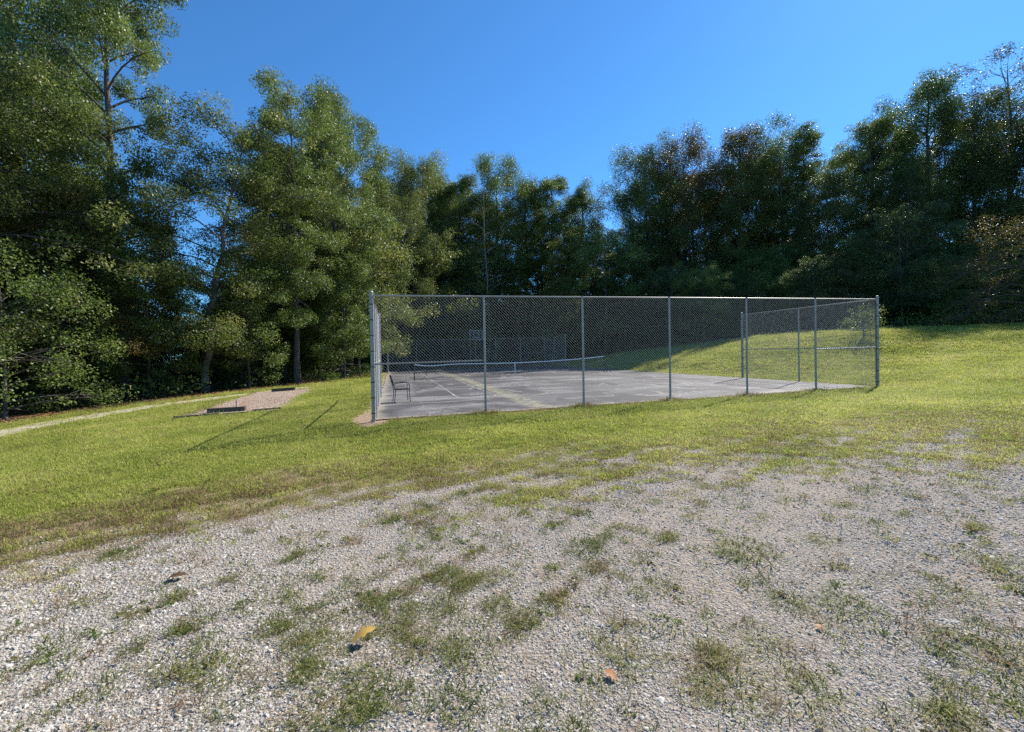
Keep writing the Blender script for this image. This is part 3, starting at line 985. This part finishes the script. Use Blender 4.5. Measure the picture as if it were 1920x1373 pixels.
for (k, x, y, H, lf), nm in zip(mid, names_mid):
    x, y, H = (x * 1.04, y * 1.04, H * .96)
    tree('forest_tree', k, x, y, H, nm, 'trees in the woods', lf, wid=1.02)
tree('bare_tree', 'bare', -3.0, 52.5, 24, 'thin bare pale tree standing against the green trees behind the court', rz=1)
tree('young_tree', 'sapling_b', -5.6, 51.5, 14.5, 'bright young conical tree in front of the woods behind the back fence', leaf='green')
tree('young_tree', 'sapling', -9.5, 50.5, 15, 'rounded yellow green young tree behind the back fence', leaf='olive')
tree('young_tree', 'sapling_b', 6.5, 54, 15, 'young conical tree behind the middle of the back fence', leaf='olive')
tree('young_tree', 'sapling', 11.5, 52, 14, 'bushy young tree behind the right end of the back fence', leaf='green')
# woods on the right
right = [('gum', 29.2, 54, 28.5, 'turning', 'turning brown and yellow tree above the right part of the fence'), ('poplar_b', 33, 51, 26, 'green', 'fresh green tree behind the turning brown tree'),
         ('pine', 35.8, 52, 28.5, 'deep', 'dark dense tree beside the fresh green tree'), ('poplar', 39.5, 47, 25.5, 'green', 'tall open green tree on the rise beyond the fence'),
         ('gum', 43, 44, 28, 'green', 'tallest dark green tree on the rise beyond the fence'), ('poplar_b', 44.5, 41, 23, 'deep', 'dark green tree between the tallest tree and the reddish open tree')]
for k, x, y, H, lf, nm in right:
    x, y, H = x * 1.08, y * 1.08, H * .98
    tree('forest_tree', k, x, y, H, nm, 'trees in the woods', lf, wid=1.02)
tree('open_tree', 'airy', 53, 45.5, 28, 'open reddish tree with visible branches standing above the right woods', rz=.7)
tree('drooping_tree', 'droopy', 31.8, 26.0, 6.6, 'low drooping tree with yellow leaves and pale twigs on the crest of the lawn', rz=1.4)
tree('young_tree', 'sapling', 26, 36.5, 6, 'young tree in the shade behind the crest of the lawn', leaf='deep')
tree('lawn_bush', 'bush', 20.3, 24.6, 1.35, 'small light green bush on the crest of the lawn behind the fence', leaf='bright', cat='bush')
# deeper rows
rr = random.Random(11)
keys = ['poplar', 'poplar_b', 'gum', 'gum_b', 'oak', 'slim', 'pine', 'edge']
deep = [(-33, 27, 22), (-31, 17, 20), (-32, 33, 14), (-20, 36, 20), (-21, 44, 24), (-23, 52, 24), (-18, 58, 25), (-13, 63, 26), (-9, 66, 26), (-4, 65, 26), (0, 67, 26), (5, 67, 26), (9, 68, 22),
        (13, 69, 16), (19, 68, 20), (23, 66, 27), (28, 63, 27), (33, 60, 27), (38, 58, 27), (42, 53, 26), (46, 50, 26), (50, 48, 26), (52, 43, 25), (54, 38, 24), (58, 34, 23), (60, 42, 26),
        (27, 50, 22), (22, 51, 20), (18, 53, 21), (34, 45, 17), (38, 41, 17), (47, 37, 19), (51, 33, 18), (-17, 31, 17), (-28, 21, 15), (-23, 14, 13), (-25, 9, 15), (14, 57, 14), (8, 56, 17), (1, 55, 16), (-12, 46, 18)]
for x, y, H in deep:
    if x > 12:
        x, y = x * 1.09, y * 1.09
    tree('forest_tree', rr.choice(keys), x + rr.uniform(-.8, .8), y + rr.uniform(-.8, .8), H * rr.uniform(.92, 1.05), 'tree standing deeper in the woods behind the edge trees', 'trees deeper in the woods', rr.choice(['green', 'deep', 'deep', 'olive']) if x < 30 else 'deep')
under = [(-17.5, 27.5), (-16.5, 31), (-15.8, 35), (-15, 42), (-12.6, 49), (-8, 54), (-2.5, 55.5), (3, 55.5), (9.5, 53), (14.5, 49.5), (16.8, 44.5), (18.5, 41), (21.5, 38.5), (28, 35.5), (32, 35), (38, 35), (43, 34.5), (49, 32.5), (21, 45),
         (-24, 23.5), (-21.3, 27), (-24.5, 30.5), (-22.8, 28.6)]
for i, (x, y) in enumerate(under):
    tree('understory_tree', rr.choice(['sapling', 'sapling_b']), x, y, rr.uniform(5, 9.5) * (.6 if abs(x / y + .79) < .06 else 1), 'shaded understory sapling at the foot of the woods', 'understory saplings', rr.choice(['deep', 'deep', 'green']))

# ------------------------------------------------------------------ undergrowth (one mass of low leafy plants)
nr = np.random.default_rng(77)
def plant_mesh(seed, H=.5, n=60, size=.11, leaf='green'):
    r = np.random.default_rng(seed)
    cent = np.stack([r.normal(size=14) * .22, r.normal(size=14) * .22, r.uniform(.1, 1, 14) * H], 1)
    v, f, tn = leaves_np(r, cent, np.full(14, .16), n * 3.2, size, .6)
    me = mesh_np('plant', v, f, False, {'tint': tn})
    me.materials.append(LEAF[leaf])
    return me
plants = [src_obj('plant_template', plant_mesh(i, h, 60, .10, lf)) for i, (h, lf) in enumerate([(.5, 'green'), (.35, 'deep'), (.7, 'green'), (.45, 'bright')])]
N = 9000
px_ = nr.uniform(-34, 52, N)
py_ = nr.uniform(4, 62, N)
wv = woods_f(px_, py_)
keep = (wv > .35) & (nr.uniform(size=N) < np.clip(1.3 - wv * .12, .12, 1)) & (wob(px_, py_, .55, 9) + nr.normal(size=N) * .25 > -.15)
px_, py_ = px_[keep], py_[keep]
n = len(px_)
idx = nr.choice([0, 1, 1, 2], n)
near_track = (np.hypot(px_ + 18.2, py_ - 15.5) < 3.0)
idx[near_track] = 3
scatter('undergrowth', np.stack([px_, py_, ground_z(px_, py_)], 1), np.stack([nr.normal(size=n) * .15, nr.normal(size=n) * .15, nr.uniform(0, 6.28, n)], 1), nr.uniform(.7, 1.9, n), idx, plants, 'low leafy plants covering the shaded forest floor', 'undergrowth')

thick = [src_obj('thicket_template', VARIANT[k_][1]) for k_ in ('sapling', 'sapling_b', 'shrub')]
N = 5200
px_ = nr.uniform(-75, 95, N)
py_ = nr.uniform(2, 100, N)
wv = woods_f(px_, py_)
gap = np.abs(px_ / np.maximum(py_, 1) + .79) < .08
keep = (wv > 5.5) & (wv < 36) & (nr.uniform(size=N) < .42) & ~gap
px_, py_ = px_[keep], py_[keep]
n = len(px_)
scatter('thicket', np.stack([px_, py_, ground_z(px_, py_) - .2], 1), np.stack([nr.normal(size=n) * .05, nr.normal(size=n) * .05, nr.uniform(0, 6.28, n)], 1), nr.uniform(.45, .8, n) * np.clip(woods_f(px_, py_) / 11, .8, 1.5), nr.choice([0, 1, 2], n, p=[.42, .42, .16]), thick, 'dark thicket filling the depth of the woods', 'thicket')

# ------------------------------------------------------------------ grass blades
def blades(rng, n, h, spread, w, lean=.5, tip=0.0, segs=2):
    """tuft of n blades of 2 segments (quad + quad to a point)"""
    base = rng.normal(size=(n, 2)) * spread
    az = np.where(rng.uniform(size=n) < .75, np.arctan2(base[:, 1], base[:, 0]) + rng.normal(size=n) * .7, rng.uniform(0, 6.28, n))
    H = h * rng.uniform(.55, 1.2, n)
    ln = lean * rng.uniform(.2, 1.3, n)
    d = np.stack([np.cos(az), np.sin(az), 0 * az], 1)
    s = np.stack([-np.sin(az), np.cos(az), 0 * az], 1)
    b = np.concatenate([base, np.zeros((n, 1))], 1)
    up = np.array([0, 0, 1.])
    m1 = b + up * (H * .62)[:, None] + d * (H * ln * .4)[:, None]
    t1 = b + up * (H * np.clip(1 - ln * .35, .35, 1))[:, None] + d * (H * ln)[:, None]
    W = w * rng.uniform(.7, 1.3, n)[:, None]
    V_ = np.stack([b - s * W, b + s * W, m1 + s * W * .75, m1 - s * W * .75, t1 + s * W * .1, t1 - s * W * .1], 1).reshape(-1, 3)
    o = np.arange(n)[:, None] * 6
    F_ = np.concatenate([o + np.array([[0, 1, 2, 3]]), o + np.array([[3, 2, 4, 5]])])
    tn = np.repeat(np.clip(rng.normal(size=n) * .2 + .5, 0, 1), 6)
    return V_, F_, tn
def grass_mat(name, dark, mid, lite):
    t = NT(name)
    tint = t.math('ADD', t.attr('tint'), t.math('MULTIPLY', t.math('SUBTRACT', t.rnd(), .5), .5))
    big = t.noise(.55, 4, .6, t.pos())
    tint = t.math('ADD', tint, t.math('MULTIPLY', t.math('SUBTRACT', big, .5), 1.5))
    c = t.ramp(tint, [(.1, dark), (.5, mid), (.95, lite)])
    p = t.pbr(c, .55, 0, None, .3)
    tr = t.n('BsdfTranslucent', {'Color': c}).outputs[0]
    return t.done(t.n('MixShader', {0: .5, 1: p, 2: tr}).outputs[0])
GRASS = grass_mat('grass_blade', (0.198, 0.246, 0.036), (0.380, 0.420, 0.076), (0.572, 0.532, 0.189))
WEED = grass_mat('weed_blade', (.095, .125, .026), (.190, .215, .050), (.320, .285, .120))
DRY = grass_mat('dry_blade', (.160, .095, .045), (.290, .205, .110), (.430, .350, .210))
def tuft(seed, mat, n, h, spread, w, lean=.6):
    v, f, tn = blades(np.random.default_rng(seed), n, h, spread, w, lean)
    me = mesh_np('tuft', v, f, False, {'tint': tn})
    me.materials.append(mat)
    return me
lawn_src = [src_obj('lawn_template', tuft(i, GRASS, 30, .034, .05, .0024, 1.1)) for i in range(4)] + [src_obj('lawn_template', tuft(9, DRY, 22, .03, .05, .0022, 1.2))]
def sample(n, y0, y1, kx, pw):
    """points whose density falls with distance from the lens side of the lawn"""
    d = y0 * (y1 / y0) ** (nr.uniform(size=n) ** pw)
    x = nr.uniform(-kx, kx, n) * d
    return x, d
x, y = sample(330000, 2.6, 34, 1.36, .62)
gf = gravel_f(x, y)
wf = woods_f(x, y)
s_, t_, cd = court_dist(x, y)
pa = PO[None] * 0 + np.stack([x, y], 1) - PO
dt = PE[0] * PF[1] - PE[1] * PF[0]
a_ = (pa[:, 0] * PF[1] - pa[:, 1] * PF[0]) / dt
b_ = (PE[0] * pa[:, 1] - PE[1] * pa[:, 0]) / dt
rag = .1 + .1 * wob(x, y, 6, 41)
inpit = (a_ > rag) & (a_ < PW - rag) & (b_ > rag * .5) & (b_ < PL - rag)
cl_ = clay_f(x, y)
patch = wob(x, y, 1.9, 6) * .7 + wob(x, y, 5.3, 8) * .5
gr = gf - 1.2 * smooth01((x - 1) / 6) + .2
isl = .6 * wob(x, y * 1.5, 2.7, 6) + .7 * wob(x + .3 * wob(y, x, 2, 1), y * 1.6, 6.1, 8) + .35 * wob(x, y, 13, 3)
prob = np.clip(.60 - gr * .26 + isl * 1.25 * smooth01((gr + 2.0) / 1.5), 0, .95)
prob *= np.clip((3.3 - gr) * .5, 0, 1)
prob *= np.clip(1 - (wf + 2.4) * .55, 0, 1)
prob *= np.where(path_f(x, y) > -.05, .06, 1)
keep = (nr.uniform(size=len(x)) < prob) & (cd > .12) & ~inpit & (cl_ < .12 + nr.normal(size=len(x)) * .05)
x, y, gf, wf = x[keep], y[keep], gf[keep], wf[keep]
n = len(x)
dryp = np.clip(.13 + .12 * wob(x, y, .8, 31) + .3 * margin(x, y) * smooth01((gf + 1.0) / .9) + .34 * smooth01((gf + .7) / 1.5) + .25 * smooth01((wf + 2.2) / 2), 0, .8)
idx = np.where(nr.uniform(size=n) < dryp, 4, nr.integers(0, 4, n))
sc_ = nr.uniform(.7, 1.3, n) * np.clip(.75 + y * .055, 1, 2.3) * (1 + .3 * wob(x, y, 1.3, 37))
scatter('lawn_grass', np.stack([x, y, ground_z(x, y) - .004], 1), np.stack([nr.normal(size=n) * .2, nr.normal(size=n) * .2, nr.uniform(0, 6.28, n)], 1), sc_, idx, lawn_src, 'short mown grass covering the sloping lawn', 'grass')
print('lawn tufts', n)

# ------------------------------------------------------------------ gravel stones
t = NT('gravel_stone')
rn = t.rnd()
nn = t.noise(30, 3, .6, t.obj())
c = t.ramp(rn, [(0, (0.162, 0.151, 0.133)), (.2, (0.290, 0.270, 0.235)), (.6, (0.401, 0.373, 0.326)), (.88, (0.511, 0.482, 0.428)), (1, (0.358, 0.270, 0.189))])
c = t.mix(t.math('MULTIPLY', nn, .35), c, (.33, .28, .23))
STONE = t.done(t.pbr(c, .8, 0, None, .3))
import bmesh
def stone_mesh(seed):
    r = random.Random(seed)
    bm = bmesh.new()
    bmesh.ops.create_icosphere(bm, subdivisions=1, radius=1.0)
    ax = [r.uniform(.7, 1.3), r.uniform(.55, 1.0), r.uniform(.4, .75)]
    for v in bm.verts:
        k = r.uniform(.72, 1.15)
        v.co = Vector((v.co.x * ax[0] * k, v.co.y * ax[1] * k, v.co.z * ax[2] * k))
    me = bpy.data.meshes.new('stone')
    bm.to_mesh(me)
    bm.free()
    me.materials.append(STONE)
    return me
stones = [src_obj('stone_template', stone_mesh(i)) for i in range(7)]
x, y = sample(520000, 1.35, 11.5, 1.36, .8)
gf = gravel_f(x, y)
keep = nr.uniform(size=len(x)) < np.clip((gf + .25 - margin(x, y) * 1.1) * .8, .04, 1) * np.clip(.78 + .45 * wob(x, y, 1.7, 1) + .3 * wob(x, y, 5.1, 2), .2, 1)
x, y = x[keep], y[keep]
n = len(x)
fine = wob(x, y, .8, 12)
sc_ = np.exp(nr.normal(size=n) * .38) * .0056 * (1 + .25 * fine) * np.clip(.75 + y * .1, .9, 1.5)
big = nr.uniform(size=n) < .006
sc_ *= np.where(nr.uniform(size=n) < .55, .72, 1.12)
sc_[big] *= 1.8
sc_ = np.minimum(sc_, .02)
scatter('gravel', np.stack([x, y, ground_z(x, y) - sc_ * .02], 1), np.stack([nr.normal(size=n) * .5, nr.normal(size=n) * .5, nr.uniform(0, 6.28, n)], 1), sc_, nr.integers(0, 7, n), stones, 'pale crushed stone gravel in the foreground', 'gravel')
print('stones', n)

# ------------------------------------------------------------------ weeds in the gravel: the small scattered ones as one mass
weed_src = [src_obj('weed_template', tuft(20 + i, WEED, 34, .036, .035, .0022, 1.7)) for i in range(3)] + [src_obj('weed_template', tuft(30 + i, DRY, 30, .034, .035, .0016, 1.8)) for i in range(2)]
def rosette(seed, leaf):
    r = np.random.default_rng(seed)
    v, f, tn = leaves_np(r, np.concatenate([r.normal(size=(9, 2)) * .028, np.full((9, 1), .008)], 1), np.full(9, .022), 9000, .018, .3, 1.3, .7)
    v[:, 2] = np.abs(v[:, 2])
    me = mesh_np('rosette', v, f, False, {'tint': tn})
    me.materials.append(LEAF[leaf])
    return me
weed_src += [src_obj('weed_template', rosette(41, 'bright')), src_obj('weed_template', rosette(42, 'turning'))]
x, y = sample(120000, 1.5, 13, 1.36, .72)
gf = gravel_f(x, y)
pt = .5 * wob(x + .6 * wob(y, x, .7, 4), y, 1.15, 13) + .8 * wob(x, y + .3 * wob(x, y, 2, 5), 4.3, 17) + .6 * wob(x, y, 9.1, 19)
keep = (gf > -.6) & (nr.uniform(size=len(x)) < np.clip((pt - .42) * .6 + np.clip(.45 - gf * .13, 0, .34) * np.clip(.5 + 1.3 * wob(x, y, 5.7, 29), 0, 1.4), .016, .5))
x, y = x[keep], y[keep]
n = len(x)
idx = np.where(wob(x, y, 2.1, 23) + nr.normal(size=n) * .5 > .25, nr.integers(3, 5, n), nr.integers(0, 3, n))
idx = np.where(nr.uniform(size=n) < .14, nr.integers(5, 7, n), idx)
scatter('gravel_weeds', np.stack([x, y, ground_z(x, y)], 1), np.stack([nr.normal(size=n) * .2, nr.normal(size=n) * .2, nr.uniform(0, 6.28, n)], 1), nr.uniform(.5, 1.25, n), idx, weed_src, 'thin grass and dry weeds growing through the gravel', 'weeds')
print('weeds', n)

# the larger clumps one can point at
clump_me = []
for i, (nb_, mt_) in enumerate([(260, WEED), (200, WEED), (160, DRY)]):
    v, f, tn = blades(np.random.default_rng(50 + i), nb_, .06, .08, .0026, 1.5)
    me = mesh_np('grass_clump', v, f, False, {'tint': tn})
    me.materials.append(mt_)
    clump_me.append(me)
clumps = [(1.82, 3.38, 1.5, 0, 'broad round green grass clump alone on the pale gravel'), (.57, 3.54, 1.15, 0, 'green grass clump with a dry side in the middle gravel'),
          (.58, 2.21, 1.05, 1, 'dense green grass clump beside the small orange leaf'), (2.08, 2.66, 1.15, 0, 'long green weed clump on the coarse gravel'),
          (1.72, 2.72, .85, 1, None), (1.35, 1.98, 1.1, 1, None), (.98, 1.98, 1.0, 0, None), (-.3, 2.0, .8, 1, None), (1.0, 2.9, .7, 1, None), (2.9, 2.75, .8, 1, None), (.9, 3.9, .6, 0, None),
          (1.35, 2.35, .8, 1, None), (2.4, 2.1, .9, 1, None), (-1.55, 2.2, .9, 0, None), (-1.1, 2.4, .9, 0, None), (-2.6, 2.35, .7, 1, None), (2.6, 3.6, .7, 0, None), (1.5, 4.6, .7, 0, None), (2.3, 5.1, .8, 0, None), (3.4, 4.4, .8, 0, None),
          (-.95, 1.95, .8, 2, None), (-1.6, 2.05, .8, 2, None), (-.55, 2.35, .7, 2, None), (.85, 2.05, .7, 2, None)]
for i, (x, y, k, m, lb) in enumerate(clumps):
    o = link('grass_clump', clump_me[m], None, (x, y, gz(x, y) - .005), trng.uniform(0, 6.28), (k * trng.uniform(.9, 1.15), k * trng.uniform(.9, 1.15), k * .55))
    tag(o, lb or ('dry brown weed tuft growing in the pale gravel' if m == 2 else 'small green weed tuft growing in the pale gravel'), 'weed', 'weed tufts in the gravel')
# dense weed patch at left of centre and grass along the foot of the fence
x, y = nr.normal(size=700) * .34 - .55, nr.normal(size=700) * .26 + 3.0
k = nr.uniform(size=700) < np.clip(.3 + wob(x, y, 7, 3) * 1.1, 0, 1)
x2, y2 = nr.normal(size=420) * .34 - 1.0, nr.normal(size=420) * .22 + 2.45
k2 = nr.uniform(size=420) < np.clip(.3 + wob(x2, y2, 8, 5) * 1.2, 0, 1)
x2, y2 = x2[k2], y2[k2]
x, y = np.concatenate([x[k], x2]), np.concatenate([y[k], y2])
n = len(x)
scatter('weed_patch', np.stack([x, y, ground_z(x, y)], 1), np.stack([nr.normal(size=n) * .2, nr.normal(size=n) * .2, nr.uniform(0, 6.28, n)], 1), nr.uniform(.5, 1.0, n), np.where(nr.uniform(size=n) < .2, 3, nr.integers(0, 3, n)), weed_src, 'matted patch of green weeds spreading over the gravel by the yellow leaf', 'weeds')
sfn = np.concatenate([nr.uniform(.3, FL, 900), np.repeat([f_[0] for f_ in front[1:6]], 60) + nr.normal(size=300) * .12])
tfn = np.concatenate([nr.normal(size=900) * .06 + .02, nr.normal(size=300) * .09])
x = C0[0] + ES[0] * sfn + ET[0] * tfn
y = C0[1] + ES[1] * sfn + ET[1] * tfn
n = len(x)
scatter('fence_grass', np.stack([x, y, court_z(sfn, tfn) - .03], 1), np.stack([nr.normal(size=n) * .15, nr.normal(size=n) * .15, nr.uniform(0, 6.28, n)], 1), np.concatenate([nr.uniform(.9, 2.2, 900), nr.uniform(1.2, 4.0, 300)]), np.where(nr.uniform(size=n) < .75, nr.integers(3, 5, n), nr.integers(0, 3, n)), weed_src, 'dry uncut grass along the foot of the near fence', 'grass')

# ------------------------------------------------------------------ fallen leaves
def leaf_color(name, c):
    t = NT(name)
    n = t.noise(25, 4, .6, t.obj())
    cc = t.mix(n, tuple(v * .6 for v in c), c)
    p = t.pbr(cc, .6, 0, None, .3)
    return t.done(t.n('MixShader', {0: .25, 1: p, 2: t.n('BsdfTranslucent', {'Color': cc}).outputs[0]}).outputs[0])
LY, LO, LB = leaf_color('leaf_yellow', (.62, .40, .10)), leaf_color('leaf_orange', (.42, .19, .07)), leaf_color('leaf_brown', (.13, .075, .04))
def fallen(x, y, size, mat, label, rz, tilt=.35, lift=.03):
    prof = [(-.5, .04), (-.3, .3), (-.12, .22), (.0, .46), (.12, .2), (.3, .26), (.5, .02)]
    root = thing('fallen_leaf', label, 'leaf', (x, y, gz(x, y) + lift * .4), rz, 'fallen leaves')
    vs = []
    for k, (a, w) in enumerate(prof):
        bend = .10 * math.cos(a * 3.1)
        for s in (-1, 0, 1):
            vs.append((a * size, s * w * size, (bend + .18 * abs(s) * w + tilt * (a + .5) * .4) * size))
    fs = []
    for k in range(len(prof) - 1):
        for s in range(2):
            i = k * 3 + s
            fs.append((i, i + 1, i + 4, i + 3))
    me = bpy.data.meshes.new('blade')
    me.from_pydata(vs, [], fs)
    me.materials.append(mat)
    me.polygons.foreach_set('use_smooth', [True] * len(me.polygons))
    link('blade', me, root)
    MB().tube([(-.5 * size, 0, .0), (-.75 * size, .06 * size, .02 * size)], .0016, 5).build('stem', LB, root)
fallen(-.87, 2.41, .13, LY, 'large curled yellow leaf lying beside the weed patch', .4, .8, .06)
fallen(.46, 2.09, .07, LO, 'small orange leaf lying by the dense grass clump', 2.2, .4, .03)
fallen(-2.55, 3.19, .13, LB, 'dark curled leaf on the open pale gravel', .2, .3, .03)
fallen(1.75, 2.45, .05, LO, 'small reddish leaf on the coarse gravel', 1.1)
fallen(-4.6, 8.8, .14, LO, 'orange leaf lying on the lawn in front of the fence shadow', .8)
# leaf litter band under the trees
def litter_me(i, m):
    r = np.random.default_rng(200 + i)
    v, f, tn = leaves_np(r, np.zeros((1, 3)), np.array([.28]), 150, .10, .08, 1.6)
    v[:, 2] = np.abs(v[:, 2])
    me = mesh_np('litter', v, f, False)
    me.materials.append(m)
    return me
lit = [src_obj('litter_template', litter_me(i, m)) for i, m in enumerate([LO, LB, LB, leaf_color('leaf_tan', (.30, .20, .11))])]
x, y = nr.uniform(-24, 34, 26000), nr.uniform(6, 56, 26000)
wv = woods_f(x, y)
keep = nr.uniform(size=len(x)) < np.exp(-((wv + .9) / 1.3) ** 2) * np.where(x < 0, .95, .12)
s_, t_, cd = court_dist(x, y)
keep &= cd > .3
x, y = x[keep], y[keep]
n = len(x)
one = mesh_np('litter', *leaves_np(np.random.default_rng(3), np.zeros((1, 3)), np.array([.05]), 900, .09, .1, 1.5)[:2])
one.materials.append(LB)
lit.append(src_obj('litter_template', one))
xs, ys = sample(520, 3.0, 30, 1.3, .7)
ok = (court_dist(xs, ys)[2] > .2) & (woods_f(xs, ys) < 0) & (gravel_f(xs, ys) < .1)
xs, ys = xs[ok], ys[ok]
ix = np.concatenate([nr.integers(0, 4, n), np.full(len(xs), 4)])
ss_ = np.concatenate([nr.uniform(.7, 1.4, n), nr.uniform(.35, 1.0, len(xs))])
x, y = np.concatenate([x, xs]), np.concatenate([y, ys])
zo = np.concatenate([np.full(n, .01), np.full(len(xs), .035)])
n = len(x)
scatter('leaf_litter', np.stack([x, y, ground_z(x, y) + zo], 1), np.stack([nr.normal(size=n) * .15, nr.normal(size=n) * .15, nr.uniform(0, 6.28, n)], 1), ss_, ix, lit, 'brown and orange leaf litter along the edge of the woods', 'leaves')
